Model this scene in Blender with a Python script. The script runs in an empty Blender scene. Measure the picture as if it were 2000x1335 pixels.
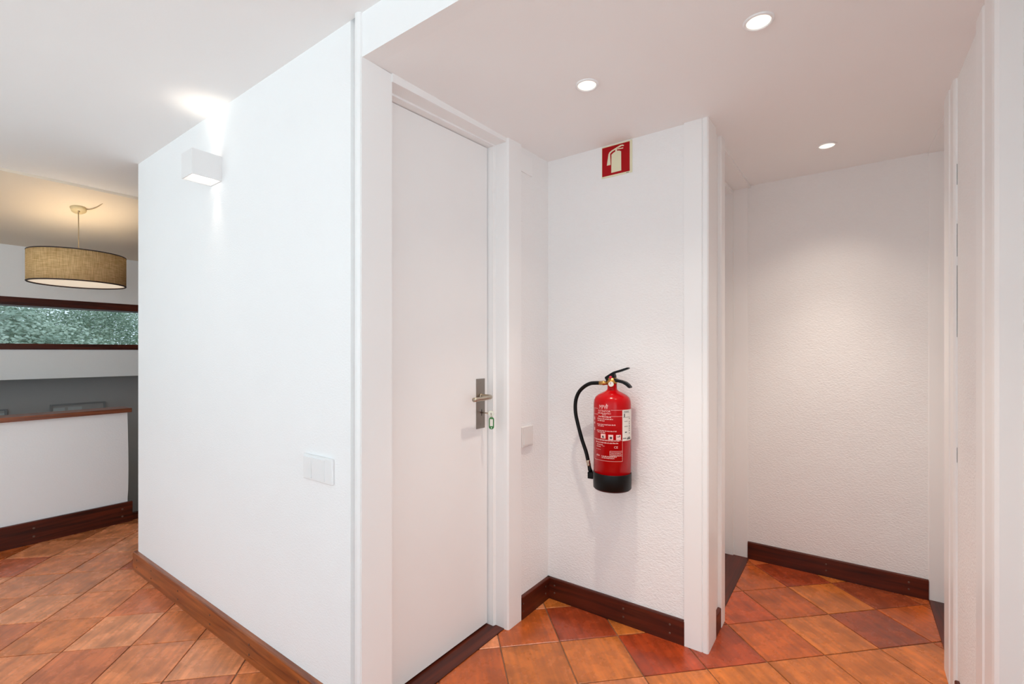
import bpy, bmesh, math, random
from mathutils import Vector, Matrix
random.seed(7)
scene = bpy.context.scene
C = scene.collection
PI = math.pi

# ------------------------------------------------------------------ camera
H = 1.17
YAW = math.atan2(662, 918)              # angle between camera axis and +X
FW = (math.cos(YAW), math.sin(YAW))
cd = bpy.data.cameras.new('camera')
cam = bpy.data.objects.new('camera', cd)
C.objects.link(cam)
cam.location = (0, 0, H)
cam.rotation_euler = (PI/2, 0, YAW - PI/2)
cd.sensor_width = 36
cd.lens = 36 * 918 / 2000
cd.shift_y = 19.5 / 2000
cd.clip_start = 0.02
scene.camera = cam

# ------------------------------------------------------------------ world, daylight, exposure
w = bpy.data.worlds.new('world')
scene.world = w
w.use_nodes = True
nt = w.node_tree
bg = nt.nodes['Background']
bg.inputs['Color'].default_value = (0.80, 0.90, 1.0, 1)
bg.inputs['Strength'].default_value = 1.0

def area(name, loc, rot, sx, sy, power, col):
    l = bpy.data.lights.new(name, 'AREA')
    l.shape = 'RECTANGLE'
    l.size, l.size_y, l.energy, l.color = sx, sy, power, col
    o = bpy.data.objects.new(name, l)
    C.objects.link(o)
    o.location, o.rotation_euler = loc, rot
    return o
# daylight for assumed, unseen windows behind the camera, lamps tilted up to brighten ceilings
area('daylight_window', (-3.75, 0.7, 1.05), (0, -PI/2-1.38, 0), 2.0, 4.4, 38, (0.76, 0.91, 0.97))
area('daylight_patio', (-1.6, -2.80, 1.05), (PI/2+1.30, 0, 0), 3.0, 2.0, 58, (0.76, 0.91, 0.97))
area('added_side_daylight', (-2.65, 3.86, 1.05), (-PI/2-1.35, 0, 0), 2.4, 2.0, 54, (0.76, 0.91, 0.97))  # light of an extra opening, added to brighten the right-hand walls

scene.view_settings.view_transform = 'Standard'
scene.view_settings.look = 'None'
scene.view_settings.exposure = 0.50
scene.cycles.max_bounces = 16
scene.cycles.diffuse_bounces = 12
scene.view_settings.gamma = 1.0
scene.view_settings.use_curve_mapping = False

# ------------------------------------------------------------------ materials
def srgb(r, g, b):
    f = lambda c: (c/255/12.92) if c/255 <= 0.04045 else ((c/255 + 0.055)/1.055)**2.4
    return (f(r), f(g), f(b), 1)

def mat(name):
    m = bpy.data.materials.new(name)
    m.use_nodes = True
    return m, m.node_tree.nodes, m.node_tree.links, m.node_tree.nodes['Principled BSDF']

def plain(name, col, rough=0.5, metal=0.0, coat=0.0, emit=None, es=0.0, var=0.0):
    m, N, L, P = mat(name)
    P.inputs['Base Color'].default_value = col
    P.inputs['Roughness'].default_value = rough
    P.inputs['Metallic'].default_value = metal
    P.inputs['Coat Weight'].default_value = coat
    if emit:
        P.inputs['Emission Color'].default_value = emit
        P.inputs['Emission Strength'].default_value = es
    if var:
        tc = N.new('ShaderNodeTexCoord'); nz = N.new('ShaderNodeTexNoise')
        nz.inputs['Scale'].default_value = 9; nz.inputs['Detail'].default_value = 4
        L.new(tc.outputs['Object'], nz.inputs['Vector'])
        mx = N.new('ShaderNodeMix'); mx.data_type = 'RGBA'
        mx.inputs[6].default_value = [c*(1-var) for c in col[:3]] + [1]
        mx.inputs[7].default_value = [min(1, c*(1+var)) for c in col[:3]] + [1]
        L.new(nz.outputs['Fac'], mx.inputs[0]); L.new(mx.outputs[2], P.inputs['Base Color'])
    return m

def plaster(name, col, bump=0.35, scale=95, fine=0.0015):
    m, N, L, P = mat(name)
    tc = N.new('ShaderNodeTexCoord')
    n1 = N.new('ShaderNodeTexNoise'); n1.inputs['Scale'].default_value = scale
    n1.inputs['Detail'].default_value = 3; n1.inputs['Roughness'].default_value = 0.55
    n2 = N.new('ShaderNodeTexNoise'); n2.inputs['Scale'].default_value = 3.0; n2.inputs['Detail'].default_value = 3
    mp = N.new('ShaderNodeMapping'); mp.inputs['Scale'].default_value = (1, 1, 1.7)
    L.new(tc.outputs['Object'], mp.inputs['Vector'])
    L.new(mp.outputs[0], n1.inputs['Vector']); L.new(tc.outputs['Object'], n2.inputs['Vector'])
    ad = N.new('ShaderNodeMath'); ad.operation = 'MULTIPLY_ADD'; ad.inputs[1].default_value = 4.0
    L.new(n2.outputs['Fac'], ad.inputs[0]); L.new(n1.outputs['Fac'], ad.inputs[2])
    bp = N.new('ShaderNodeBump'); bp.inputs['Strength'].default_value = bump; bp.inputs['Distance'].default_value = fine
    L.new(ad.outputs[0], bp.inputs['Height']); L.new(bp.outputs[0], P.inputs['Normal'])
    mx = N.new('ShaderNodeMix'); mx.data_type = 'RGBA'
    mx.inputs[6].default_value = [c*0.97 for c in col[:3]] + [1]; mx.inputs[7].default_value = col
    L.new(n2.outputs['Fac'], mx.inputs[0]); L.new(mx.outputs[2], P.inputs['Base Color'])
    P.inputs['Roughness'].default_value = 0.75
    P.inputs['Specular IOR Level'].default_value = 0.25
    return m

def wood(name, dark, light, axis, rough=0.3, coat=0.3):
    m, N, L, P = mat(name)
    tc = N.new('ShaderNodeTexCoord'); mp = N.new('ShaderNodeMapping')
    s = [26, 26, 26]; s[axis] = 1.6
    mp.inputs['Scale'].default_value = s
    L.new(tc.outputs['Object'], mp.inputs['Vector'])
    n1 = N.new('ShaderNodeTexNoise'); n1.inputs['Scale'].default_value = 1.6; n1.inputs['Detail'].default_value = 6
    n1.inputs['Distortion'].default_value = 0.7
    L.new(mp.outputs[0], n1.inputs['Vector'])
    cr = N.new('ShaderNodeValToRGB')
    cr.color_ramp.elements[0].position = 0.3; cr.color_ramp.elements[0].color = dark
    cr.color_ramp.elements[1].position = 0.72; cr.color_ramp.elements[1].color = light
    L.new(n1.outputs['Fac'], cr.inputs[0]); L.new(cr.outputs[0], P.inputs['Base Color'])
    bp = N.new('ShaderNodeBump'); bp.inputs['Strength'].default_value = 0.12; bp.inputs['Distance'].default_value = 0.001
    L.new(n1.outputs['Fac'], bp.inputs['Height']); L.new(bp.outputs[0], P.inputs['Normal'])
    P.inputs['Roughness'].default_value = rough
    P.inputs['Coat Weight'].default_value = coat; P.inputs['Coat Roughness'].default_value = 0.18
    return m

def terracotta():
    m, N, L, P = mat('terracotta')
    tc = N.new('ShaderNodeTexCoord'); oi = N.new('ShaderNodeObjectInfo')
    ml = N.new('ShaderNodeMath'); ml.operation = 'MULTIPLY'; ml.inputs[1].default_value = 61.0
    L.new(oi.outputs['Random'], ml.inputs[0])
    off = N.new('ShaderNodeVectorMath'); off.operation = 'ADD'
    L.new(tc.outputs['Object'], off.inputs[0]); L.new(ml.outputs[0], off.inputs[1])
    mp = N.new('ShaderNodeMapping'); mp.inputs['Scale'].default_value = (3.2, 60, 3)
    L.new(off.outputs[0], mp.inputs['Vector'])
    st = N.new('ShaderNodeTexNoise'); st.inputs['Scale'].default_value = 1.0; st.inputs['Detail'].default_value = 2
    L.new(mp.outputs[0], st.inputs['Vector'])
    bl = N.new('ShaderNodeTexNoise'); bl.inputs['Scale'].default_value = 11; bl.inputs['Detail'].default_value = 6
    bl.inputs['Roughness'].default_value = 0.62
    L.new(off.outputs[0], bl.inputs['Vector'])
    fn = N.new('ShaderNodeTexNoise'); fn.inputs['Scale'].default_value = 130; fn.inputs['Detail'].default_value = 3
    L.new(off.outputs[0], fn.inputs['Vector'])
    # blotch + streak -> value multiplier
    r1 = N.new('ShaderNodeMapRange'); r1.inputs[1].default_value = 0.28; r1.inputs[2].default_value = 0.72
    r1.inputs[3].default_value = 0.62; r1.inputs[4].default_value = 1.30
    L.new(bl.outputs['Fac'], r1.inputs[0])
    r2 = N.new('ShaderNodeMapRange'); r2.inputs[1].default_value = 0.3; r2.inputs[2].default_value = 0.7
    r2.inputs[3].default_value = 0.80; r2.inputs[4].default_value = 1.16
    L.new(st.outputs['Fac'], r2.inputs[0])
    mm = N.new('ShaderNodeMath'); mm.operation = 'MULTIPLY'
    L.new(r1.outputs[0], mm.inputs[0]); L.new(r2.outputs[0], mm.inputs[1])
    sc = N.new('ShaderNodeVectorMath'); sc.operation = 'SCALE'
    L.new(oi.outputs['Color'], sc.inputs[0]); L.new(mm.outputs[0], sc.inputs['Scale'])
    L.new(sc.outputs[0], P.inputs['Base Color'])
    rr = N.new('ShaderNodeMapRange'); rr.inputs[3].default_value = 0.2; rr.inputs[4].default_value = 0.34
    L.new(bl.outputs['Fac'], rr.inputs[0]); L.new(rr.outputs[0], P.inputs['Roughness'])
    hs = N.new('ShaderNodeMath'); hs.operation = 'ADD'
    L.new(bl.outputs['Fac'], hs.inputs[0]); L.new(fn.outputs['Fac'], hs.inputs[1])
    bp = N.new('ShaderNodeBump'); bp.inputs['Strength'].default_value = 0.22; bp.inputs['Distance'].default_value = 0.0015
    L.new(hs.outputs[0], bp.inputs['Height']); L.new(bp.outputs[0], P.inputs['Normal'])
    P.inputs['Specular IOR Level'].default_value = 0.55
    return m

def burlap():
    m, N, L, P = mat('burlap')
    tc = N.new('ShaderNodeTexCoord')
    w1 = N.new('ShaderNodeTexNoise'); w1.inputs['Scale'].default_value = 1
    m1 = N.new('ShaderNodeMapping'); m1.inputs['Scale'].default_value = (20, 20, 420)
    w2 = N.new('ShaderNodeTexNoise'); w2.inputs['Scale'].default_value = 1
    m2 = N.new('ShaderNodeMapping'); m2.inputs['Scale'].default_value = (380, 380, 16)
    for mp_, wv in ((m1, w1), (m2, w2)):
        L.new(tc.outputs['Object'], mp_.inputs['Vector']); L.new(mp_.outputs[0], wv.inputs['Vector'])
        wv.inputs['Detail'].default_value = 2
    ad = N.new('ShaderNodeMath'); ad.operation = 'ADD'
    L.new(w1.outputs['Fac'], ad.inputs[0]); L.new(w2.outputs['Fac'], ad.inputs[1])
    mr = N.new('ShaderNodeMapRange'); mr.inputs[1].default_value = 0.7; mr.inputs[2].default_value = 1.3
    L.new(ad.outputs[0], mr.inputs[0])
    mx = N.new('ShaderNodeMix'); mx.data_type = 'RGBA'
    mx.inputs[6].default_value = srgb(192, 156, 102); mx.inputs[7].default_value = srgb(250, 222, 172)
    L.new(mr.outputs[0], mx.inputs[0])
    bp = N.new('ShaderNodeBump'); bp.inputs['Strength'].default_value = 0.5; bp.inputs['Distance'].default_value = 0.001
    L.new(ad.outputs[0], bp.inputs['Height'])
    df = N.new('ShaderNodeBsdfDiffuse'); tr = N.new('ShaderNodeBsdfTranslucent'); ms = N.new('ShaderNodeMixShader')
    ms.inputs[0].default_value = 0.4
    for s_ in (df, tr):
        L.new(mx.outputs[2], s_.inputs['Color']); L.new(bp.outputs[0], s_.inputs['Normal'])
    L.new(df.outputs[0], ms.inputs[1]); L.new(tr.outputs[0], ms.inputs[2])
    L.new(ms.outputs[0], N['Material Output'].inputs['Surface'])
    return m

def glass():
    m, N, L, P = mat('window_glass')
    tr = N.new('ShaderNodeBsdfTransparent'); tr.inputs['Color'].default_value = (0.88, 0.94, 0.95, 1)
    gl = N.new('ShaderNodeBsdfGlossy'); gl.inputs['Roughness'].default_value = 0.02
    fr = N.new('ShaderNodeFresnel'); fr.inputs['IOR'].default_value = 1.5
    ms = N.new('ShaderNodeMixShader')
    L.new(fr.outputs[0], ms.inputs[0]); L.new(tr.outputs[0], ms.inputs[1]); L.new(gl.outputs[0], ms.inputs[2])
    L.new(ms.outputs[0], N['Material Output'].inputs['Surface'])
    return m

M = {}
M['wall'] = plaster('wall_plaster', (0.89, 0.89, 0.89, 1), 0.7, 105, 0.0014)
M['rough'] = plaster('rough_plaster', (0.88, 0.875, 0.87, 1), 1.0, 95, 0.0024)
M['smooth'] = plaster('smooth_plaster', (0.89, 0.89, 0.89, 1), 0.2, 120, 0.001)
M['ceiling'] = plaster('ceiling_plaster', (0.90, 0.90, 0.90, 1), 0.18, 140, 0.001)
M['cream'] = plaster('cream_plaster', srgb(240, 228, 210), 0.3)
M['grey'] = plaster('grey_plaster', srgb(176, 174, 172), 0.25)
M['lacquer'] = plain('white_lacquer', (0.87, 0.865, 0.86, 1), 0.38)
M['leaf'] = plain('door_paint', (0.86, 0.855, 0.85, 1), 0.45, var=0.015)
M['plastic'] = plain('white_plastic', (0.84, 0.84, 0.84, 1), 0.3)
M['plastic_warm'] = plain('warm_white_plastic', (0.74, 0.71, 0.69, 1), 0.3)
M['dark'] = plain('gap_dark', (0.01, 0.009, 0.008, 1), 0.8)
M['wx'] = wood('mahogany_x', srgb(48, 15, 9), srgb(98, 38, 20), 0, 0.38, 0.08)
M['wy'] = wood('mahogany_y', srgb(48, 15, 9), srgb(98, 38, 20), 1, 0.38, 0.08)
M['wly'] = wood('worn_lit_mahogany_y', srgb(98, 42, 18), srgb(176, 98, 46), 1, 0.32)  # worn, and painted lighter: daylight on these boards put into the colour
M['wlx'] = wood('worn_lit_mahogany_x', srgb(92, 40, 20), srgb(150, 82, 44), 0, 0.32)
for k_ in ('wx', 'wy'): M[k_].node_tree.nodes['Principled BSDF'].inputs['Specular IOR Level'].default_value = 0.28
M['screw'] = plain('dark_screw', srgb(104, 84, 74), 0.4, 0.6)
M['terracotta'] = terracotta()
M['pale_bounce'] = plain('pale_bounce_tile', (0.66, 0.62, 0.57, 1), 0.45, var=0.06)  # pale tone invented for the unseen floor to keep bounced light neutral
M['grout'] = plain('grout', srgb(128, 92, 70), 0.9, var=0.2)
M['steel'] = plain('brushed_steel', srgb(150, 142, 134), 0.34, 1.0)
M['nickel'] = plain('satin_nickel', srgb(190, 178, 160), 0.28, 1.0)
M['black'] = plain('black_rubber', (0.003, 0.003, 0.003, 1), 0.4)
M['blackpaint'] = plain('black_paint', (0.003, 0.0028, 0.0028, 1), 0.32)
M['red'] = plain('red_enamel', srgb(178, 3, 10), 0.2, 0, 0.0)
M['signred'] = plain('sign_red', srgb(166, 4, 14), 0.4)
for k_ in ('red', 'black', 'blackpaint', 'signred'): M[k_].node_tree.nodes['Principled BSDF'].inputs['Specular IOR Level'].default_value = 0.22
M['signcream'] = plain('photoluminescent_cream', srgb(226, 222, 190), 0.5)
M['print'] = plain('white_print', srgb(235, 190, 185), 0.5)
M['paper'] = plain('white_paper', srgb(226, 222, 214), 0.55)
M['ink'] = plain('dark_ink', srgb(60, 58, 58), 0.6)
M['brass'] = plain('brass', srgb(196, 150, 84), 0.3, 1.0)
M['gaugeface'] = plain('gauge_face', srgb(220, 220, 214), 0.3)
M['redpin'] = plain('red_plastic', srgb(200, 30, 60), 0.35)
M['green'] = plain('green_plastic', srgb(40, 120, 50), 0.35)
M['burlap'] = burlap()
M['rim'] = plain('dark_rim', srgb(52, 36, 34), 0.6)
M['beige'] = plain('beige_plastic', srgb(206, 190, 150), 0.4)
M['cable'] = plain('beige_cable', srgb(160, 140, 110), 0.5)
M['diffuser'] = plain('lamp_diffuser', srgb(250, 240, 222), 0.6, emit=(1.0, 0.84, 0.64, 1), es=0.42)
M['shade_in'] = plain('shade_lining', srgb(240, 232, 216), 0.7)
M['bulb'] = plain('downlight_lens', (0.9, 0.9, 0.85, 1), 0.4, emit=(1.0, 0.93, 0.78, 1), es=0.72)
M['ledpanel'] = plain('led_panel', (0.9, 0.9, 0.88, 1), 0.4, emit=(1.0, 0.95, 0.88, 1), es=0.8)
M['sconce'] = plain('sconce_paint', (0.80, 0.785, 0.78, 1), 0.5)
M['glass'] = glass()
M['frame_grey'] = plain('grey_frame', srgb(140, 140, 140), 0.5)
M['pale'] = plain('pale_panel', srgb(190, 196, 196), 0.5)
M['bark'] = plain('bark', srgb(84, 66, 50), 0.9, var=0.2)
def foliage(name, a, b):
    m, N, L, P = mat(name)
    tc = N.new('ShaderNodeTexCoord'); nz = N.new('ShaderNodeTexNoise'); nz.inputs['Scale'].default_value = 2.4
    nz.inputs['Detail'].default_value = 4
    L.new(tc.outputs['Object'], nz.inputs['Vector'])
    mr = N.new('ShaderNodeMapRange'); mr.inputs[1].default_value = 0.35; mr.inputs[2].default_value = 0.65
    L.new(nz.outputs['Fac'], mr.inputs[0])
    mx = N.new('ShaderNodeMix'); mx.data_type = 'RGBA'; mx.inputs[6].default_value = a; mx.inputs[7].default_value = b
    L.new(mr.outputs[0], mx.inputs[0]); L.new(mx.outputs[2], P.inputs['Base Color'])
    P.inputs['Roughness'].default_value = 0.6
    return m
M['leaves'] = foliage('bluish_leaves', srgb(140, 160, 142), srgb(200, 212, 194))
M['leaves2'] = foliage('green_leaves', srgb(148, 164, 132), srgb(214, 220, 184))
M['ground'] = plain('ground', srgb(96, 110, 80), 0.9, var=0.2)

# ------------------------------------------------------------------ helpers
def obj(name, bm, m, parent=None, smooth=False, loc=None):
    me = bpy.data.meshes.new(name)
    bmesh.ops.recalc_face_normals(bm, faces=bm.faces)
    bm.to_mesh(me); bm.free()
    if smooth:
        for p in me.polygons: p.use_smooth = True
    me.materials.append(M[m])
    o = bpy.data.objects.new(name, me)
    C.objects.link(o)
    if parent: o.parent = parent
    if loc: o.location = loc
    return o
def NB(): return bmesh.new()
def empty(name, loc=(0, 0, 0)):
    o = bpy.data.objects.new(name, None); C.objects.link(o)
    o.location = loc; o.empty_display_size = 0.05
    return o
def tag(o, label, cat, group=None):
    o['label'] = label; o['category'] = cat
    if group: o['group'] = group
    return o
def struct(o, label=None, cat=None):
    o['kind'] = 'structure'
    if label: o['label'] = label
    if cat: o['category'] = cat
    return o
def hexa(bm, p):
    v = [bm.verts.new(q) for q in p]
    for f in ((0, 3, 2, 1), (4, 5, 6, 7), (0, 1, 5, 4), (1, 2, 6, 5), (2, 3, 7, 6), (3, 0, 4, 7)):
        bm.faces.new([v[i] for i in f])
    return v
def box(bm, x0, x1, y0, y1, z0, z1, bev=0, seg=2):
    v = hexa(bm, [(x0, y0, z0), (x1, y0, z0), (x1, y1, z0), (x0, y1, z0),
                  (x0, y0, z1), (x1, y0, z1), (x1, y1, z1), (x0, y1, z1)])
    if bev:
        es = {e for q in v for e in q.link_edges}
        bmesh.ops.bevel(bm, geom=list(es), offset=bev, segments=seg, affect='EDGES', profile=0.5)
    return bm
def sbox(bm, x0, x1, y0, y1, zb, zt):       # box with bottom/top heights given as functions of x
    hexa(bm, [(x0, y0, zb(x0)), (x1, y0, zb(x1)), (x1, y1, zb(x1)), (x0, y1, zb(x0)),
              (x0, y0, zt(x0)), (x1, y0, zt(x1)), (x1, y1, zt(x1)), (x0, y1, zt(x0))])
    return bm
def prism(bm, pts, z0, z1):                 # plan polygon extruded in z
    a = [bm.verts.new((x, y, z0)) for x, y in pts]; b = [bm.verts.new((x, y, z1)) for x, y in pts]
    bm.faces.new(a[::-1]); bm.faces.new(b)
    n = len(pts)
    for i in range(n): bm.faces.new([a[i], a[(i+1) % n], b[(i+1) % n], b[i]])
    return bm
def lathe(bm, prof, n=32, c=(0, 0, 0), mtx=None):
    rings = []
    for r, z in prof:
        if r < 1e-6: rings.append([bm.verts.new((0, 0, z))])
        else: rings.append([bm.verts.new((r*math.cos(2*PI*i/n), r*math.sin(2*PI*i/n), z)) for i in range(n)])
    for a, b in zip(rings, rings[1:]):
        for i in range(n):
            j = (i+1) % n
            q = [a[i % len(a)], a[j % len(a)], b[j % len(b)], b[i % len(b)]]
            u = []
            for v in q:
                if v not in u: u.append(v)
            if len(u) > 2: bm.faces.new(u)
    T = Matrix.Translation(c) @ (mtx or Matrix())
    allv = [v for r in rings for v in r]
    bmesh.ops.transform(bm, matrix=T, verts=allv)
    return bm
def catmull(pts, k=6):
    P = [Vector(p) for p in pts]; P = [P[0]*2-P[1]] + P + [P[-1]*2-P[-2]]
    out = []
    for i in range(1, len(P)-2):
        for s in range(k):
            t = s/k
            out.append(0.5*((2*P[i]) + (-P[i-1]+P[i+1])*t + (2*P[i-1]-5*P[i]+4*P[i+1]-P[i+2])*t*t + (-P[i-1]+3*P[i]-3*P[i+1]+P[i+2])*t**3))
    out.append(P[-2]); return out
def tube(bm, pts, r, n=10):
    P = [Vector(p) for p in pts]; R = r if isinstance(r, (list, tuple)) else [r]*len(P)
    rings = []; up = Vector((0.13, 0.21, 0.97))
    for i, p in enumerate(P):
        t = (P[min(i+1, len(P)-1)] - P[max(i-1, 0)]).normalized()
        a = t.cross(up)
        if a.length < 1e-3: a = t.cross(Vector((1, 0, 0)))
        a.normalize(); b = t.cross(a).normalized()
        rings.append([bm.verts.new(p + R[i]*(a*math.cos(2*PI*k/n) + b*math.sin(2*PI*k/n))) for k in range(n)])
    for A, B in zip(rings, rings[1:]):
        for k in range(n): bm.faces.new([A[k], A[(k+1) % n], B[(k+1) % n], B[k]])
    bm.faces.new(rings[0][::-1]); bm.faces.new(rings[-1])
    return bm
RX = lambda a: Matrix.Rotation(a, 4, 'X')
RY = lambda a: Matrix.Rotation(a, 4, 'Y')

# heights
ZC = 2.18                                    # main ceiling
zr = lambda x: 2.022 + 0.0305*x              # slightly sloping ceiling of the niche
XS = 0.875                                   # wall with the sconce (faces -X)

# ------------------------------------------------------------------ floor with tiles
S0, SP = 2.262, 0.3495
def Dv(j): return 0.70 + (0.3495*j if j >= 0 else 0.3425*j)
fb = NB()
box(fb, -4.0, 3.2, -3.0, 4.10, -0.15, -0.0035)
floor = struct(obj('floor', fb, 'grout'))
SIDE_U = SP/math.sqrt(2)
def tile_mesh(b, a=SIDE_U, g=0.0045):
    bm = NB(); hx, hy = a/2-g/2, b/2-g/2; c = 0.0016
    lv = []
    for k, z in ((0, -0.012), (0, -0.0012), (c, 0.0)):
        lv.append([bm.verts.new((sx*(hx-k), sy*(hy-k), z)) for sx, sy in ((-1, -1), (1, -1), (1, 1), (-1, 1))])
    for A, B in zip(lv, lv[1:]):
        for i in range(4): bm.faces.new([A[i], A[(i+1) % 4], B[(i+1) % 4], B[i]])
    bm.faces.new(lv[-1])
    me = bpy.data.meshes.new('tile'); bm.to_mesh(me); bm.free(); me.materials.append(M['terracotta'])
    return me
TM = [tile_mesh(0.3495/math.sqrt(2)), tile_mesh(0.3425/math.sqrt(2))]
TAN, ORANGE, RED, BROWN, PINK = srgb(186, 104, 44), srgb(176, 86, 34), srgb(152, 62, 30), srgb(150, 70, 38), srgb(190, 112, 66)
TONE = {(0, 5): BROWN, (0, 4): TAN, (0, 3): ORANGE, (1, 4): ORANGE, (1, 5): TAN, (1, 6): BROWN, (2, 5): RED, (2, 4): ORANGE,
        (1, 3): srgb(178, 78, 36), (0, 6): ORANGE, (0, 2): RED, (1, 0): RED, (1, -1): ORANGE, (0, 0): TAN, (0, -1): TAN, (0, 1): srgb(162, 62, 26),
        (0, -2): ORANGE, (1, 1): TAN, (-1, 3): TAN, (-1, 4): TAN, (-1, 5): TAN, (-1, 2): TAN, (-1, 1): TAN, (1, 2): RED, (-1, 6): ORANGE}
rest = NB()
def clip_y(poly, ymax):
    out = []
    for i, p in enumerate(poly):
        q = poly[(i+1) % len(poly)]
        a, b = p[1] <= ymax, q[1] <= ymax
        if a: out.append(p)
        if a != b:
            t = (ymax-p[1])/(q[1]-p[1]); out.append((p[0]+t*(q[0]-p[0]), ymax))
    return out
for i in range(-26, 14):
    for j in range(-26, 16):
        s, d0, d1 = S0+SP*(i+0.5), Dv(j), Dv(j+1)
        dm = (d0+d1)/2
        x, y = (s+dm)/2, (s-dm)/2
        if not (-3.9 < x < 3.1 and -2.9 < y < 4.28): continue
        if x > 1.12 and 1.45 < y < 2.9: continue          # solid block behind the sconce wall
        if x > 1.0 and y < -0.75: continue
        near = -0.35 < x < 3.1 and -0.6 < y < 4.28 and not (x > 2.0 and y > 1.5)
        if near and y >= 3.92:
            h, g = SP/2-0.0035, (d1-d0)/2-0.0035
            pl = clip_y([((s+a*h+dm+b_*g)/2, (s+a*h-dm-b_*g)/2) for a, b_ in ((-1, -1), (1, -1), (1, 1), (-1, 1))], 4.091)
            if len(pl) >= 3 and min(p[1] for p in pl) < 4.06:
                tb = NB(); prism(tb, [(p[0]-x, p[1]-y) for p in pl], -0.012, 0.0)
                o = obj('tile', tb, 'terracotta', floor, loc=(x, y, 0)); o.color = random.choice([TAN, ORANGE, PINK, RED])
        elif near:
            o = bpy.data.objects.new('tile', TM[0 if j >= 0 else 1]); C.objects.link(o)
            o.parent = floor
            o.location = (x, y, random.uniform(-0.0005, 0.0005))
            k = random.randint(0, 1)
            o.rotation_euler = (random.uniform(-.0016, .0016), random.uniform(-.0016, .0016), PI/4 + random.uniform(-.004, .004) + k*PI)
            col = TONE.get((i, j))
            if col is None:
                col = random.choice([TAN, ORANGE, PINK, srgb(184, 92, 46)] if y < 1.3 else [srgb(224, 136, 86), srgb(222, 138, 90), srgb(230, 148, 100), srgb(206, 116, 72), srgb(190, 98, 62), srgb(218, 128, 74)])  # left-hand tiles painted paler, daylight glare put into their colour
            f = random.uniform(0.93, 1.06)
            o.color = (col[0]*f, col[1]*f, col[2]*f, 1)
        else:
            h, g = SP/2-0.0035, (d1-d0)/2-0.0035
            pl = [((s+a*h+dm+b*g)/2, (s+a*h-dm-b*g)/2) for a, b in ((-1, -1), (1, -1), (1, 1), (-1, 1))]
            pl = clip_y(pl, 4.095)
            if len(pl) >= 3: prism(rest, pl, -0.012, 0.0)
ro = obj('tile_field', rest, 'pale_bounce', floor); ro['kind'] = 'stuff'

# ------------------------------------------------------------------ ceilings
b = NB(); box(b, -4.0, XS, -3.0, 3.78, ZC, ZC+0.14); box(b, XS, 3.1, 3.0, 3.78, ZC, ZC+0.14)
struct(obj('ceiling', b, 'ceiling'))
b = NB(); sbox(b, XS+0.05, 3.2, -0.6, 1.19, zr, lambda x: 2.32)
sbox(b, XS+0.06, 3.2, 1.19, 1.345, zr, lambda x: 2.32)
struct(obj('ceiling_lower', b, 'ceiling'))
b = NB()
sl = lambda y: 2.165 - 0.186*(y-3.78)
hexa(b, [(-1.2, 3.78, sl(3.78)), (3.1, 3.78, sl(3.78)), (3.1, 5.3, sl(5.3)), (-1.2, 5.3, sl(5.3)),
         (-1.2, 3.78, 2.4), (3.1, 3.78, 2.4), (3.1, 5.3, 2.4), (-1.2, 5.3, 2.4)])
struct(obj('ceiling_stair', b, 'cream'))

# ------------------------------------------------------------------ walls
b = NB(); prism(b, [(XS, 3.11), (XS, 1.238), (0.93, 1.238), (0.93, 1.35), (3.1, 1.35), (3.1, 3.11)], 0, ZC+0.1)
struct(obj('wall_left', b, 'wall'))
b = NB(); sbox(b, XS, XS+0.05, -0.50, 1.186, zr, lambda x: ZC+0.1)
struct(obj('wall_above', b, 'smooth'))
b = NB(); box(b, 1.665, 1.94, 1.178, 1.36, 0, 2.12)
struct(obj('wall_middle_left', b, 'rough'))
b = NB(); box(b, 1.93, 2.20, 0.460, 1.20, 0, 2.12); struct(obj('wall_middle', b, 'rough'))
b = NB(); box(b, 2.955, 3.1, -0.36, 0.60, 0, 2.15); struct(obj('wall_far', b, 'rough'))
b = NB(); box(b, 1.60, 2.335, -0.50, -0.29, 0, 2.12); struct(obj('wall_right', b, 'rough'))
b = NB(); box(b, XS, 1.2, -3.0, -0.50, 0, ZC+0.1); box(b, XS+0.001, 0.90, -0.50, -0.29, 0, 2.04)
struct(obj('wall_entry', b, 'wall'))
# main room behind the camera
b = NB()
box(b, -4.15, -4.0, -3.0, 4.2, 0, 0.1); box(b, -4.15, -4.0, -3.0, 4.2, 2.12, ZC+0.1)
box(b, -4.15, -4.0, -3.0, -1.6, 0.1, 2.12); box(b, -4.15, -4.0, 3.0, 4.2, 0.1, 2.12)
struct(obj('wall_back', b, 'wall'))
b = NB()
box(b, -4.15, -3.15, -3.15, -3.0, 0, ZC+0.1); box(b, -0.05, 1.2, -3.15, -3.0, 0, ZC+0.1); box(b, -3.15, -0.05, -3.15, -3.0, 2.12, ZC+0.1)
struct(obj('wall_patio', b, 'wall'))
b = NB(); box(b, -4.15, -3.85, 4.05, 4.2, 0, 2.4); box(b, -1.45, -1.2, 4.05, 4.2, 0, 2.4); box(b, -3.85, -1.45, 4.05, 4.2, 2.12, 2.4); struct(obj('wall_corner', b, 'wall'))  # opening added for the side daylight
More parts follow.
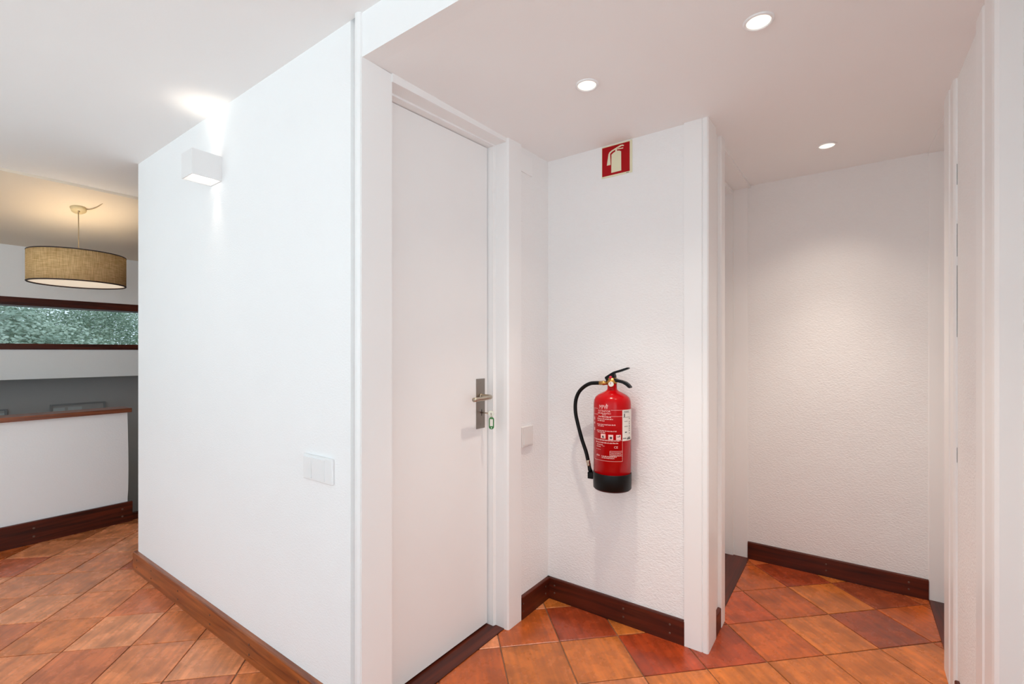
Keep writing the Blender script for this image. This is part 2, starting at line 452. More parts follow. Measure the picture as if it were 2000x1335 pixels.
# stairwell
b = NB(); box(b, -1.35, -1.2, 4.05, 5.6, -1.6, 2.4); struct(obj('wall_stair_left', b, 'grey'))
b = NB(); box(b, 3.1, 3.25, 3.0, 5.6, -1.6, 2.4); struct(obj('wall_stair_right', b, 'grey'))
WY = 4.95
b = NB()
box(b, -1.2, 3.1, WY, WY+0.30, 0.968, 1.188); box(b, -1.2, 3.1, WY, WY+0.30, 1.572, 2.4)
box(b, -1.2, -0.75, WY, WY+0.30, 1.188, 1.572); box(b, 2.6, 3.1, WY, WY+0.30, 1.188, 1.572)
struct(obj('wall_window', b, 'wall'))
b = NB(); box(b, -1.2, 3.1, WY+0.30, WY+0.45, -1.6, 0.968); struct(obj('wall_stair_lower', b, 'grey'))
b = NB(); box(b, -1.2, 3.1, 4.1, WY+0.45, -1.6, -1.45); struct(obj('floor_stair', b, 'grout'))
b = NB(); box(b, -1.2, 3.1, 4.092, 4.104, -1.45, -0.004); struct(obj('wall_stair_drop', b, 'grey'))

# half wall with a slightly uneven end
b = NB()
n = 14; Z1 = 0.755
ends = [1.082 + 0.006*math.sin(PI*k/n*1.0)*(1 if k < 11 else 0.4) for k in range(n+1)]
rows = []
for k in range(n+1):
    z = Z1*k/n; e = ends[n-k]
    rows.append([b.verts.new(p) for p in ((-1.2, 4.065, z), (e, 4.065, z), (e, 4.185, z), (-1.2, 4.185, z))])
for A, B in zip(rows, rows[1:]):
    for q in range(4): b.faces.new([A[q], A[(q+1) % 4], B[(q+1) % 4], B[q]])
b.faces.new(rows[0][::-1]); b.faces.new(rows[-1])
half = struct(obj('wall_half', b, 'wall'))
b = NB(); box(b, -1.2, 1.102, 4.04, 4.21, Z1-0.001, 0.783, 0.003)
obj('cap', b, 'wlx', half)

# ------------------------------------------------------------------ baseboards with screw pairs
def screws(parent, axis, face, along, zs, r=0.0042):
    for a in along:
        for z in zs:
            bm = NB()
            lathe(bm, [(0, -0.001), (r, -0.001), (r, 0.0012), (r*0.6, 0.002), (0, 0.002)], 10,
                  mtx=(RY(-PI/2) if axis == 'x' else RX(PI/2)))
            p = (face, a, z) if axis == 'x' else (a, face, z)
            obj('screw', bm, 'screw', parent, loc=p)
BH = 0.099
def profx(bm, xw, xf, y0, y1, h):       # board running in y, front face at xf (< xw), rounded top edge
    pr = [(xw, 0), (xf, 0), (xf, h-0.004), (xf+0.003, h), (xw, h)]
    A = [bm.verts.new((x, y0, z)) for x, z in pr]; B = [bm.verts.new((x, y1, z)) for x, z in pr]
    bm.faces.new(A); bm.faces.new(B[::-1])
    for i in range(len(pr)): bm.faces.new([A[i], A[(i+1) % 5], B[(i+1) % 5], B[i]])
def profy(bm, yw, yf, x0, x1, h):
    s = 1 if yw > yf else -1
    pr = [(yw, 0), (yf, 0), (yf, h-0.004), (yf+0.003*s, h), (yw, h)]
    A = [bm.verts.new((x0, y, z)) for y, z in pr]; B = [bm.verts.new((x1, y, z)) for y, z in pr]
    bm.faces.new(A); bm.faces.new(B[::-1])
    for i in range(len(pr)): bm.faces.new([A[i], A[(i+1) % 5], B[(i+1) % 5], B[i]])
b = NB(); profx(b, XS, 0.857, 1.236, 3.13, BH)
bl = struct(obj('baseboard_left', b, 'wly'))
b = NB(); profy(b, 3.11, 3.13, 0.875, 3.1, BH); obj('return_board', b, 'wlx', bl)
screws(bl, 'x', 0.857, [3.07, 2.86, 2.52, 2.18, 1.84, 1.50], [0.030, 0.068])
b = NB(); profy(b, 1.178, 1.164, 1.69, 1.93, BH); o = struct(obj('baseboard_middle_left', b, 'wx')); screws(o, 'y', 1.164, [1.70, 1.885], [0.035, 0.068])
b = NB(); profx(b, 1.93, 1.917, 0.538, 1.178, BH); o = struct(obj('baseboard_middle', b, 'wy')); screws(o, 'x', 1.917, [1.135, 0.793, 0.595], [0.033, 0.068])
b = NB(); profy(b, 0.460, 0.447, 2.046, 2.14, 0.085); struct(obj('baseboard_side', b, 'wx'))
b = NB(); profx(b, 2.955, 2.942, -0.297, 0.475, BH-0.004); o = struct(obj('baseboard_far', b, 'wy')); screws(o, 'x', 2.942, [0.105, -0.225], [0.033, 0.066])
b = NB(); profy(b, -0.29, -0.278, 1.80, 2.12, 0.085); struct(obj('baseboard_right', b, 'wx'))
b = NB(); profy(b, 4.065, 4.045, -1.2, 1.106, 0.136); o = struct(obj('baseboard_half', b, 'wx')); screws(o, 'y', 4.045, [0.62, 1.05], [0.045, 0.095], 0.006)
b = NB(); box(b, 1.106, 3.1, 4.070, 4.104, -0.02, 0.045, 0.002); struct(obj('trim_1', b, 'wx'))

# ------------------------------------------------------------------ corner trims
def trim(nm, pts, z1=2.13, m='lacquer', z0=0.0):
    bm = NB(); prism(bm, pts, z0, z1); return struct(obj(nm, bm, m))
# bead at the end of the sconce wall
trim('trim_2', [(0.890, 1.2385), (0.890, 1.209), (0.886, 1.206), (0.866, 1.204), (0.864, 1.201), (0.864, 1.190), (0.869, 1.1825), (0.92, 1.1825), (0.92, 1.2385)], ZC+0.02)
# corner board at the end of the extinguisher wall
trim('trim_3', [(1.931, 0.539), (1.918, 0.539), (1.918, 0.4720), (1.9225, 0.469), (1.918, 0.466), (1.918, 0.452), (1.923, 0.447), (2.046, 0.447), (2.046, 0.461), (1.931, 0.461)])

# ------------------------------------------------------------------ door 1 (left wall of the niche)
d1 = struct(empty('door_1', (1.25, 1.22, 0)))
def part(nm, bm, m, parent, smooth=False):
    o = obj(nm, bm, m, None, smooth); o.parent = parent
    o.matrix_parent_inverse = Matrix.Translation(parent.location).inverted(); return o
lt = lambda x: 2.018 + (x-1.056)*0.048
b = NB(); sbox(b, 0.93, 1.572, 1.265, 1.305, lambda x: 0.012, lt); lf = part('door_leaf', b, 'leaf', d1)
b = NB(); prism(b, [(0.872, 1.180), (0.986, 1.180), (0.988, 1.185), (0.988, 1.34), (0.922, 1.34), (0.922, 1.186), (0.872, 1.186)], 0, zr(0.9)); part('casing', b, 'lacquer', d1)
b = NB(); prism(b, [(1.5765, 1.34), (1.5765, 1.236), (1.584, 1.2335), (1.590, 1.232), (1.590, 1.190), (1.592, 1.174), (1.597, 1.167), (1.686, 1.166), (1.690, 1.170), (1.690, 1.34)], 0, 2.12)
part('casing', b, 'lacquer', d1)
b = NB()
sbox(b, 0.985, 1.60, 1.176, 1.235, lambda x: lt(x)+0.010, lambda x: 2.12)
sbox(b, 0.985, 1.60, 1.232, 1.34, lambda x: lt(x)+0.0025, lambda x: 2.12)
part('head', b, 'lacquer', d1)
b = NB(); box(b, 0.985, 1.60, 1.188, 1.36, -0.02, 0.004, 0.001); part('threshold', b, 'wx', d1)
b = NB(); box(b, 0.985, 1.70, 1.306, 1.345, 0.0, 2.1); part('gap_shade', b, 'dark', d1)  # black sheet standing in for the shade in the door gap
# lock plate, lever
b = NB(); box(b, 1.498, 1.553, 1.2615, 1.2655, 0.849, 1.058, 0.0012); pl = part('lock_plate', b, 'steel', d1)
def sub(nm, bm, m, parent, smooth=False):
    o = obj(nm, bm, m, None, smooth); o.parent = parent
    o.matrix_parent_inverse = parent.matrix_basis.inverted() if parent.parent is None else Matrix(); return o
for z in (1.040, 0.866):
    b = NB(); lathe(b, [(0, 0), (0.004, 0), (0.004, 0.0008), (0, 0.0008)], 12, (1.528, 1.2615, z), RX(PI/2)); sub('screw', b, 'steel', pl)
b = NB(); lathe(b, [(0.0, 0), (0.011, 0), (0.011, 0.004), (0.008, 0.006), (0, 0.006)], 20, (1.527, 1.2615, 0.985), RX(PI/2)); sub('rosette', b, 'nickel', pl, True)
b = NB(); tube(b, catmull([(1.527, 1.26, 0.985), (1.527, 1.235, 0.985), (1.525, 1.213, 0.985), (1.515, 1.203, 0.984), (1.495, 1.201, 0.983), (1.46, 1.201, 0.982), (1.409, 1.201, 0.982)], 4), 0.0088, 14)
part('lever', b, 'nickel', d1, True)
b = NB(); box(b, 1.5295, 1.5325, 1.2608, 1.2618, 0.902, 0.928); part('keyhole', b, 'dark', d1)

# key with tag in the lock (its own thing)
ky = tag(empty('key_with_tag', (1.531, 1.26, 0.915)), 'key in the door lock with a green plastic tag hanging from it', 'key')
b = NB(); tube(b, [(1.531, 1.262, 0.915), (1.531, 1.222, 0.915)], 0.0026, 10); part('shaft', b, 'nickel', ky, True)
b = NB(); lathe(b, [(0.004, -0.0012), (0.0125, -0.0012), (0.0125, 0.0012), (0.004, 0.0012), (0.004, -0.0012)], 16, (1.531, 1.211, 0.915), Matrix.Rotation(0.75, 4, 'Z') @ RY(PI/2)); part('bow', b, 'nickel', ky)
b = NB(); pts = [(1.527 + 0.008*math.cos(a)*0.55, 1.207 + 0.008*math.cos(a)*0.6, 0.906 + 0.009*math.sin(a)) for a in [2*PI*k/16 for k in range(17)]]
tube(b, pts, 0.0009, 6); part('ring', b, 'nickel', ky, True)
def tagshape(bm, w, h, t, r, cx, cy, cz):
    ps = []
    for sx, sy in ((1, 1), (-1, 1), (-1, -1), (1, -1)):
        a0 = {(1, 1): 0, (-1, 1): PI/2, (-1, -1): PI, (1, -1): 1.5*PI}[(sx, sy)]
        for k in range(5):
            a = a0 + k*PI/8; ps.append((sx*(w/2-r) + r*math.cos(a), sy*(h/2-r) + r*math.sin(a)))
    prism(bm, ps, -t/2, t/2)
    bmesh.ops.transform(bm, matrix=Matrix.Translation((cx, cy, cz)) @ Matrix.Rotation(YAW-PI/2-0.12, 4, 'Z') @ RX(PI/2), verts=bm.verts)
b = NB(); tagshape(b, 0.021, 0.050, 0.004, 0.0095, 1.526, 1.205, 0.876); tg = part('tag', b, 'green', ky)
b = NB(); tagshape(b, 0.0125, 0.029, 0.0052, 0.002, 1.526, 1.205, 0.8785); sub('paper', b, 'paper', tg)
b = NB(); lathe(b, [(0, -0.0027), (0.0022, -0.0027), (0.0022, 0.0027), (0, 0.0027)], 12, (1.526, 1.205, 0.8570), Matrix.Rotation(YAW-PI/2, 4, 'Z') @ RX(PI/2)); sub('eyelet', b, 'paper', tg)

# ------------------------------------------------------------------ door 2 (side doorway left of the far wall)
d2 = struct(empty('door_2', (2.57, 0.53, 0)))
b = NB(); prism(b, [(2.136, 0.461), (2.136, 0.449), (2.141, 0.445), (2.202, 0.445), (2.207, 0.449), (2.207, 0.60), (2.19, 0.62), (2.136, 0.62)], 0, 2.12); part('casing', b, 'lacquer', d2)
b = NB(); prism(b, [(2.957, 0.475), (2.946, 0.475), (2.946, 0.549), (2.934, 0.551), (2.934, 0.66), (2.957, 0.66)], 0, 2.14); part('jamb', b, 'lacquer', d2)
b = NB(); sbox(b, 2.2, 2.95, 0.461, 0.551, lambda x: zr(x)-0.012, lambda x: 2.15); sbox(b, 2.2, 2.95, 0.551, 0.66, lambda x: zr(x)-0.030, lambda x: 2.15)
part('head', b, 'lacquer', d2)
b = NB(); box(b, 2.2, 2.936, 0.607, 0.645, 0.012, 2.06, 0.001); part('door_leaf', b, 'leaf', d2)
b = NB(); box(b, 2.2, 2.955, 0.468, 0.66, -0.02, 0.003, 0.001); part('threshold', b, 'wx', d2)

# ------------------------------------------------------------------ door 3 (doorway right of the far wall)
d3 = struct(empty('door_3', (2.64, -0.4, 0)))
b = NB(); prism(b, [(2.957, -0.297), (2.950, -0.297), (2.9475, -0.300), (2.9475, -0.50), (2.957, -0.50)], 0, 2.15); part('jamb', b, 'lacquer', d3)
b = NB(); prism(b, [(2.345, -0.50), (2.345, -0.284), (2.339, -0.279), (2.24, -0.279), (2.235, -0.283), (2.225, -0.283), (2.215, -0.280), (2.16, -0.280), (2.150, -0.285), (2.150, -0.295), (2.30, -0.50)], 0, 2.12); part('casing', b, 'lacquer', d3)
b = NB(); sbox(b, 2.33, 2.957, -0.50, -0.297, lambda x: zr(x)-0.006, lambda x: 2.15); part('head', b, 'lacquer', d3)
b = NB(); box(b, 2.33, 2.955, -0.50, -0.297, -0.02, 0.003, 0.001); part('threshold', b, 'wx', d3)
b = NB(); box(b, 2.30, 2.957, -0.54, -0.50, 0.0, 2.14, 0.001); part('door_leaf', b, 'leaf', d3)

for za, zb in ((1.73, 1.80), (1.49, 1.60), (1.22, 1.46), (0.80, 0.85)):
    b = NB(); box(b, 2.1494, 2.1500, -0.2890, -0.2882, za, zb); part('paint_gap', b, 'dark', d3)
# ------------------------------------------------------------------ door 4 (near right edge)
d4 = struct(empty('door_4', (1.25, -0.32, 0)))
b = NB(); prism(b, [(1.80, -0.291), (1.80, -0.284), (1.795, -0.279), (1.72, -0.279), (1.713, -0.283), (1.70, -0.283), (1.69, -0.279), (1.615, -0.279), (1.602, -0.281), (1.595, -0.288), (1.595, -0.3275), (1.585, -0.3275), (1.585, -0.36), (1.70, -0.36), (1.70, -0.291)], 0, 2.12); part('casing', b, 'lacquer', d4)
b = NB(); box(b, 0.90, 0.97, -0.36, -0.279, 0, 2.12, 0.004); part('casing', b, 'lacquer', d4)
b = NB(); box(b, 0.95, 1.60, -0.40, -0.36, 0.01, 2.06, 0.002); part('door_leaf', b, 'leaf', d4)
b = NB(); sbox(b, 0.90, 1.60, -0.40, -0.285, lambda x: 2.03, lambda x: 2.12); part('head', b, 'lacquer', d4)
b = NB(); box(b, 0.95, 1.60, -0.50, -0.295, -0.02, 0.003, 0.001); part('threshold', b, 'wx', d4)

# ------------------------------------------------------------------ stair window
wi = struct(empty('window_1', (1.0, WY, 1.38)))
def wbox(nm, *a, m='wx', bev=0.002):
    bm = NB(); box(bm, *a, bev); return part(nm, bm, m, wi)
wbox('frame_top', -0.75, 2.6, WY-0.006, WY+0.09, 1.516, 1.572)
wbox('frame_bottom', -0.75, 2.6, WY-0.006, WY+0.09, 1.188, 1.232)
wbox('frame_side', -0.75, -0.69, WY-0.004, WY+0.09, 1.232, 1.516)
wbox('frame_side', 2.54, 2.6, WY-0.004, WY+0.09, 1.232, 1.516)
wbox('glazing_bead', -0.69, 2.54, WY+0.03, WY+0.06, 1.505, 1.516, m='frame_grey', bev=0.001)
wbox('glass_pane', -0.69, 2.54, WY+0.045, WY+0.05, 1.232, 1.510, m='glass', bev=0)

# ------------------------------------------------------------------ cube sconce
sc = tag(empty('wall_sconce', (0.82, 2.16, 1.92)), 'white cube wall light shining up and down on the left wall', 'wall light')
x0, x1, y0, y1, z0, z1 = 0.765, 0.8748, 2.108, 2.212, 1.875, 1.976
b = NB(); t = 0.004
box(b, x0, x0+t, y0, y1, z0, z1); box(b, x1-t, x1, y0, y1, z0, z1)
box(b, x0+t, x1-t, y0, y0+t, z0, z1); box(b, x0+t, x1-t, y1-t, y1, z0, z1)
part('housing', b, 'sconce', sc)
for z, dz, up in ((z1-0.022, 0.004, True), (z0+0.018, 0.004, False)):
    b = NB(); box(b, x0+t, x1-t, y0+t, y1-t, z, z+dz); part('led_panel', b, 'ledpanel', sc)
def spot(nm, loc, power, ang, blend, col, rad, rot, parent=None):
    l = bpy.data.lights.new(nm, 'SPOT'); l.energy = power; l.spot_size = ang; l.spot_blend = blend; l.color = col; l.shadow_soft_size = rad
    o = bpy.data.objects.new(nm, l); C.objects.link(o); o.location = loc; o.rotation_euler = rot
    if parent:
        o.parent = parent; o.matrix_parent_inverse = Matrix.Translation(parent.location).inverted()
    return o
WARM = (1.0, 0.86, 0.70)
spot('sconce_up', (0.842, 2.155, z1-0.012), 0.7, 1.5, 0.9, WARM, 0.02, (PI, 0, 0), sc)
spot('sconce_down', (0.842, 2.155, z0+0.012), 0.75, 0.95, 0.9, WARM, 0.014, (0, 0, 0), sc)

# ------------------------------------------------------------------ downlights
for (x, y, lab, pw) in ((1.425, 0.718, 'round recessed ceiling spotlight nearest the white door with the lever handle', 5.5),
                        (1.423, 0.203, 'round recessed ceiling spotlight highest in the picture, nearest the viewer', 5.5),
                        (2.545, 0.088, 'round recessed ceiling spotlight in front of the far textured wall', 12)):
    z = zr(x)
    dl = tag(empty('ceiling_spotlight', (x, y, z)), lab, 'ceiling light', 'recessed spotlights')
    b = NB(); lathe(b, [(0.0300, -0.001), (0.0310, -0.0045), (0.0345, -0.0055), (0.0385, -0.003), (0.0385, 0.002), (0.030, 0.002)], 36, (x, y, z)); part('trim_ring', b, 'plastic', dl, True)
    b = NB(); lathe(b, [(0, -0.0032), (0.022, -0.0028), (0.0305, -0.0015), (0.0305, 0.001), (0, 0.001)], 36, (x, y, z)); part('lens', b, 'bulb', dl, True)
    spot('spot_bulb', (x, y, z-0.010), pw, 1.95, 1.0, (1.0, 0.87, 0.73), 0.022, (0, 0, 0), dl)
    spot('spot_beam', (x, y, z-0.010), 27, 1.25, 1.0, (1.0, 0.88, 0.76), 0.02, (0, 0, 0), dl)

# ------------------------------------------------------------------ pendant lamp over the half wall
px, py = 0.832, 4.085
pz = sl(py)
pn = tag(empty('pendant_lamp', (px, py, pz)), 'drum pendant lamp with woven burlap shade and dark rims over the half wall', 'pendant lamp')
R, ZT, ZB = 0.242, 1.803, 1.612
b = NB(); lathe(b, [(R-0.003, ZT), (R, ZT), (R, ZB), (R-0.003, ZB)], 72, (px, py, 0)); part('shade', b, 'burlap', pn, True)
b = NB(); lathe(b, [(R-0.0045, ZB+0.002), (R-0.0045, ZT-0.002)], 72, (px, py, 0)); part('shade_lining', b, 'shade_in', pn, True)
for z in (ZT, ZB):
    b = NB(); ring = [(R-0.004+0.0054*math.cos(a), z+0.0046*math.sin(a)) for a in [2*PI*k/10 for k in range(11)]]
    lathe(b, ring, 72, (px, py, 0)); part('shade_rim', b, 'rim', pn, True)
b = NB(); lathe(b, [(0, ZB+0.004), (R-0.006, ZB+0.004), (R-0.006, ZB+0.008), (0, ZB+0.008)], 60, (px, py, 0)); part('diffuser', b, 'diffuser', pn)
tilt = RX(-0.45)
b = NB(); lathe(b, [(0, -0.026), (0.034, -0.025), (0.039, -0.020), (0.042, 0.002), (0, 0.002)], 36, (px, py, pz), tilt); part('canopy', b, 'beige', pn, True)
b = NB(); lathe(b, [(0, -0.034), (0.004, -0.034), (0.006, -0.025), (0, -0.024)], 16, (px, py, pz), tilt); part('cord_grip', b, 'cable', pn, True)
b = NB(); tube(b, [(px, py, pz-0.02), (px+0.001, py, 1.95), (px, py, 1.80), (px, py, 1.76)], 0.0028, 8); part('cord', b, 'cable', pn, True)
b = NB(); tube(b, catmull([(px+0.03, py-0.005, sl(py-0.005)-0.004), (px+0.055, py-0.03, sl(py-0.03)-0.006), (px+0.075, py-0.075, sl(py-0.075)-0.004), (px+0.09, py-0.14, sl(py-0.14)+0.002)], 5), 0.0028, 8); part('swag_cable', b, 'cable', pn, True)
b = NB(); lathe(b, [(0, 1.77), (0.016, 1.77), (0.018, 1.72), (0.012, 1.715), (0.028, 1.69), (0.03, 1.67), (0.02, 1.645), (0, 1.638)], 20, (px, py, 0)); part('bulb_holder', b, 'shade_in', pn, True)
for k in range(3):
    a = 2*PI*k/3 + 0.4
    b = NB(); tube(b, [(px+0.015*math.cos(a), py+0.015*math.sin(a), 1.765), (px+(R-0.004)*math.cos(a), py+(R-0.004)*math.sin(a), 1.795)], 0.0018, 6); part('spider_arm', b, 'rim', pn)
l = bpy.data.lights.new('pendant_bulb', 'POINT'); l.energy = 1.15; l.color = (1.0, 0.87, 0.71); l.shadow_soft_size = 0.03
o = bpy.data.objects.new('pendant_bulb', l); C.objects.link(o); o.location = (px+0.05, py, 1.70); o.parent = pn; o.matrix_parent_inverse = Matrix.Translation(pn.location).inverted()

# ------------------------------------------------------------------ switches and box cover
sw = tag(empty('light_switch', (XS, 1.40, 0.79)), 'wide white double light switch low on the left white wall', 'light switch')
b = NB(); box(b, XS-0.009, XS, 1.322, 1.486, 0.749, 0.832, 0.003); part('frame', b, 'plastic', sw)
for (a, c, dx) in ((1.4335, 1.478, 0.0035), (1.361, 1.4305, 0.002)):
    b = NB(); hexa(b, [(XS-0.010-dx, a, 0.757), (XS-0.007, a, 0.757), (XS-0.007, c, 0.757), (XS-0.0102, c, 0.757),
                       (XS-0.0102-dx*0.3, a, 0.824), (XS-0.007, a, 0.824), (XS-0.007, c, 0.824), (XS-0.0135, c, 0.824)])
    part('rocker', b, 'plastic', sw)
sw = tag(empty('light_switch', (1.737, 1.178, 0.795)), 'single square light switch on the niche wall between door and fire extinguisher', 'light switch')
b = NB(); box(b, 1.694, 1.782, 1.166, 1.1785, 0.749, 0.840, 0.003); part('frame', b, 'plastic_warm', sw)
b = NB(); hexa(b, [(1.705, 1.161, 0.760), (1.771, 1.161, 0.760), (1.771, 1.168, 0.760), (1.705, 1.168, 0.760),
                   (1.705, 1.165, 0.829), (1.771, 1.165, 0.829), (1.771, 1.168, 0.829), (1.705, 1.168, 0.829)]); part('rocker', b, 'plastic_warm', sw)
b = NB(); box(b, 1.694, 1.786, 1.1735, 1.1785, 1.965, 2.047, 0.0015)
tag(obj('junction_box_cover', b, 'lacquer'), 'flat white square cover plate high on the niche wall beside the door casing', 'cover plate')

# ------------------------------------------------------------------ fire extinguisher sign
sg = tag(empty('fire_extinguisher_sign', (1.93, 0.828, 2.006)), 'square red sign with a cream fire extinguisher pictogram near the ceiling', 'sign')
SX = 1.9296
sy0, sy1, sz0, sz1 = 0.7575, 0.8985, 1.938, 2.077
b = NB(); box(b, SX-0.003, SX, sy0, sy1, sz0, sz1, 0.0006); part('panel', b, 'signcream', sg)
ry0, ry1, rz0, rz1 = 0.768, 0.8955, 1.945, 2.072
def signpoly(nm, pts, m, lift):
    bm = NB()
    A = [bm.verts.new((SX-0.003-lift, ry1-u*(ry1-ry0), rz1-v*(rz1-rz0))) for u, v in pts]
    B = [bm.verts.new((SX-0.002, ry1-u*(ry1-ry0), rz1-v*(rz1-rz0))) for u, v in pts]
    bm.faces.new(A); bm.faces.new(B[::-1]); n = len(pts)
    for i in range(n): bm.faces.new([A[i], A[(i+1) % n], B[(i+1) % n], B[i]])
    part(nm, bm, m, sg)
signpoly('red_field', [(0, 0), (1, 0), (1, 1), (0, 1)], 'signred', 0.0004)
signpoly('pictogram_body', [(0.345, 0.30), (0.41, 0.255), (0.485, 0.225), (0.485, 0.15), (0.545, 0.14), (0.545, 0.21), (0.63, 0.225), (0.695, 0.265), (0.70, 0.92), (0.34, 0.925)], 'signcream', 0.0008)
signpoly('pictogram_hose', [(0.56, 0.085), (0.575, 0.12), (0.50, 0.15), (0.36, 0.205), (0.295, 0.255), (0.315, 0.64), (0.175, 0.64), (0.235, 0.26), (0.27, 0.20), (0.35, 0.155)], 'signcream', 0.0008)
signpoly('pictogram_lever', [(0.54, 0.09), (0.68, 0.045), (0.76, 0.055), (0.80, 0.085), (0.785, 0.11), (0.72, 0.09), (0.60, 0.125)], 'signcream', 0.0008)
signpoly('pictogram_handle', [(0.56, 0.135), (0.66, 0.15), (0.77, 0.155), (0.77, 0.185), (0.66, 0.18), (0.55, 0.165)], 'signcream', 0.0008)
b = NB(); box(b, SX-0.0032, SX-0.002, 0.772, 0.784, 1.940, 1.9425); part('small_print', b, 'ink', sg)

# ------------------------------------------------------------------ fire extinguisher
EX, EY, ER = 1.842, 0.811, 0.0768
fe = tag(empty('fire_extinguisher', (EX, EY, 0.60)), 'red fire extinguisher with black hose and base hanging on the wall', 'fire extinguisher')
b = NB(); lathe(b, [(0, 0.604), (ER, 0.604), (ER, 0.956), (ER-0.002, 0.970), (ER-0.008, 0.982), (ER-0.019, 0.992), (ER-0.035, 1.000), (0.027, 1.007), (0.0215, 1.012), (0.0195, 1.018), (0.0192, 1.043), (0, 1.043)], 56, (EX, EY, 0))
body = part('cylinder', b, 'red', fe, True)
b = NB(); lathe(b, [(0, 0.600), (ER-0.004, 0.600), (ER+0.0015, 0.606), (ER+0.0022, 0.668), (ER+0.0012, 0.671), (ER-0.001, 0.671)], 56, (EX, EY, 0)); part('base_skirt', b, 'black', fe, True)
b = NB(); lathe(b, [(0.0205, 1.040), (0.0215, 1.043), (0.0215, 1.050), (0.018, 1.053), (0.018, 1.062), (0, 1.062)], 24, (EX, EY, 0)); part('neck_collar', b, 'brass', fe, True)
# valve block and levers lie in the plane parallel to the wall
def px2(x, y, dx=0.0):
    dxr = x-1000.0
    dX = 918*FW[0] + dxr*math.sin(YAW); dY = 918*FW[1] - dxr*math.cos(YAW)
    t = (EX+dx)/dX
    return (EX+dx, dY*t, H - (y-687)*t)
def slab(nm, pts, th, m, bev=0.0015):
    bm = NB()
    P = [px2(*p) for p in pts]
    A = [bm.verts.new((EX-th/2, y, z)) for _, y, z in P]; B = [bm.verts.new((EX+th/2, y, z)) for _, y, z in P]
    bm.faces.new(A); bm.faces.new(B[::-1]); n = len(P)
    for i in range(n): bm.faces.new([A[i], A[(i+1) % n], B[(i+1) % n], B[i]])
    bmesh.ops.recalc_face_normals(bm, faces=bm.faces)
    bmesh.ops.bevel(bm, geom=bm.edges[:], offset=bev, segments=2, affect='EDGES')
    return part(nm, bm, m, fe)
slab('valve_block', [(1184, 738), (1199, 727), (1202, 733), (1202, 744), (1186, 744)], 0.024, 'blackpaint')
slab('squeeze_lever', [(1182.5, 736), (1190, 731), (1199, 725.5), (1213, 721.2), (1227, 716.8), (1229, 718.5), (1228, 720.2), (1214, 725.5), (1202, 728.5), (1196, 733), (1184, 740.5)], 0.021, 'blackpaint')
slab('carry_handle', [(1199, 736), (1205, 739.8), (1215, 742.2), (1223, 745.2), (1229, 750), (1233.5, 755.5), (1232.5, 757.5), (1229, 757.2), (1224, 752.5), (1217, 748.2), (1209, 746.2), (1199, 745)], 0.023, 'blackpaint')
g = px2(1193.2, 736.5, -0.013)
b = NB(); lathe(b, [(0, 0), (0.006, 0), (0.006, 0.005), (0.004, 0.007), (0, 0.007)], 16, g, RY(-PI/2)); part('safety_pin', b, 'redpin', fe, True)
b = NB(); tube(b, [(px2(1202, 738)), (px2(1205, 742)), (px2(1203, 749)), (px2(1200.5, 753))], 0.0008, 6); part('seal_wire', b, 'brass', fe)
g = px2(1193.5, 749.5, -0.022)
b = NB(); lathe(b, [(0, -0.012), (0.010, -0.012), (0.0125, 0), (0.0125, 0.005), (0.011, 0.006), (0, 0.0055)], 24, g, Matrix.Rotation(0.35, 4, 'Z') @ RY(-PI/2)); ga = part('pressure_gauge', b, 'brass', fe, True)
b = NB(); lathe(b, [(0, 0.0052), (0.0105, 0.0060), (0.0105, 0.0066), (0, 0.0066)], 24, g, Matrix.Rotation(0.35, 4, 'Z') @ RY(-PI/2)); sub('gauge_dial', b, 'gaugeface', ga)
b = NB(); box(b, g[0]-0.0075, g[0]-0.0070, g[1]-0.001, g[1]+0.001, g[2]-0.001, g[2]+0.007); sub('gauge_needle', b, 'redpin', ga)
# hose
a0, a1 = px2(1187, 747.5), px2(1171, 747.5)
b = NB(); tube(b, [a0, px2(1181, 747.5), px2(1180.5, 747.5), px2(1176.5, 747.5), px2(1176, 747.5), a1], [0.008, 0.008, 0.0095, 0.0095, 0.0088, 0.0088], 12); part('hose_fitting', b, 'brass', fe, True)
hp = [(1172, 747.5), (1163, 747.5), (1153, 748.5), (1142, 754), (1132, 763.5), (1126, 776), (1123.7, 790), (1124.5, 808), (1129, 829), (1136.7, 858), (1144.4, 881), (1148.6, 899)]
dxs = [0, 0, 0, 0, 0, 0, 0, 0, 0.004, 0.008, 0.012, 0.014]
b = NB(); tube(b, catmull([px2(x, y, d) for (x, y), d in zip(hp, dxs)], 6), 0.0082, 14); part('hose', b, 'black', fe, True)
b = NB(); tube(b, [px2(1148.2, 898, .014), px2(1149, 901, .014), px2(1149.3, 902.5, .014), px2(1150.3, 907, .014), px2(1150.6, 909, .014)], [0.0085, 0.0095, 0.0082, 0.0095, 0.0085], 14); part('ferrule', b, 'nickel', fe, True)
b = NB(); tube(b, [px2(1150.4, 908, .014), px2(1152, 916, .014), px2(1154, 921, .014)], [0.0075, 0.009, 0.010], 14); part('nozzle', b, 'blackpaint', fe, True)
c0 = px2(1154, 927, 0.014)
b = NB(); box(b, c0[0]-0.012, c0[0]+0.012, c0[1]-0.014, c0[1]+0.0105, c0[2]-0.014, c0[2]+0.014, 0.002); part('nozzle_clip', b, 'black', fe)
b = NB(); box(b, EX+0.07, 1.9298, EY-0.014, EY+0.014, 0.90, 0.935, 0.002); box(b, 1.922, 1.9298, EY-0.016, EY+0.016, 0.86, 0.95, 0.001)
part('wall_bracket', b, 'steel', fe)

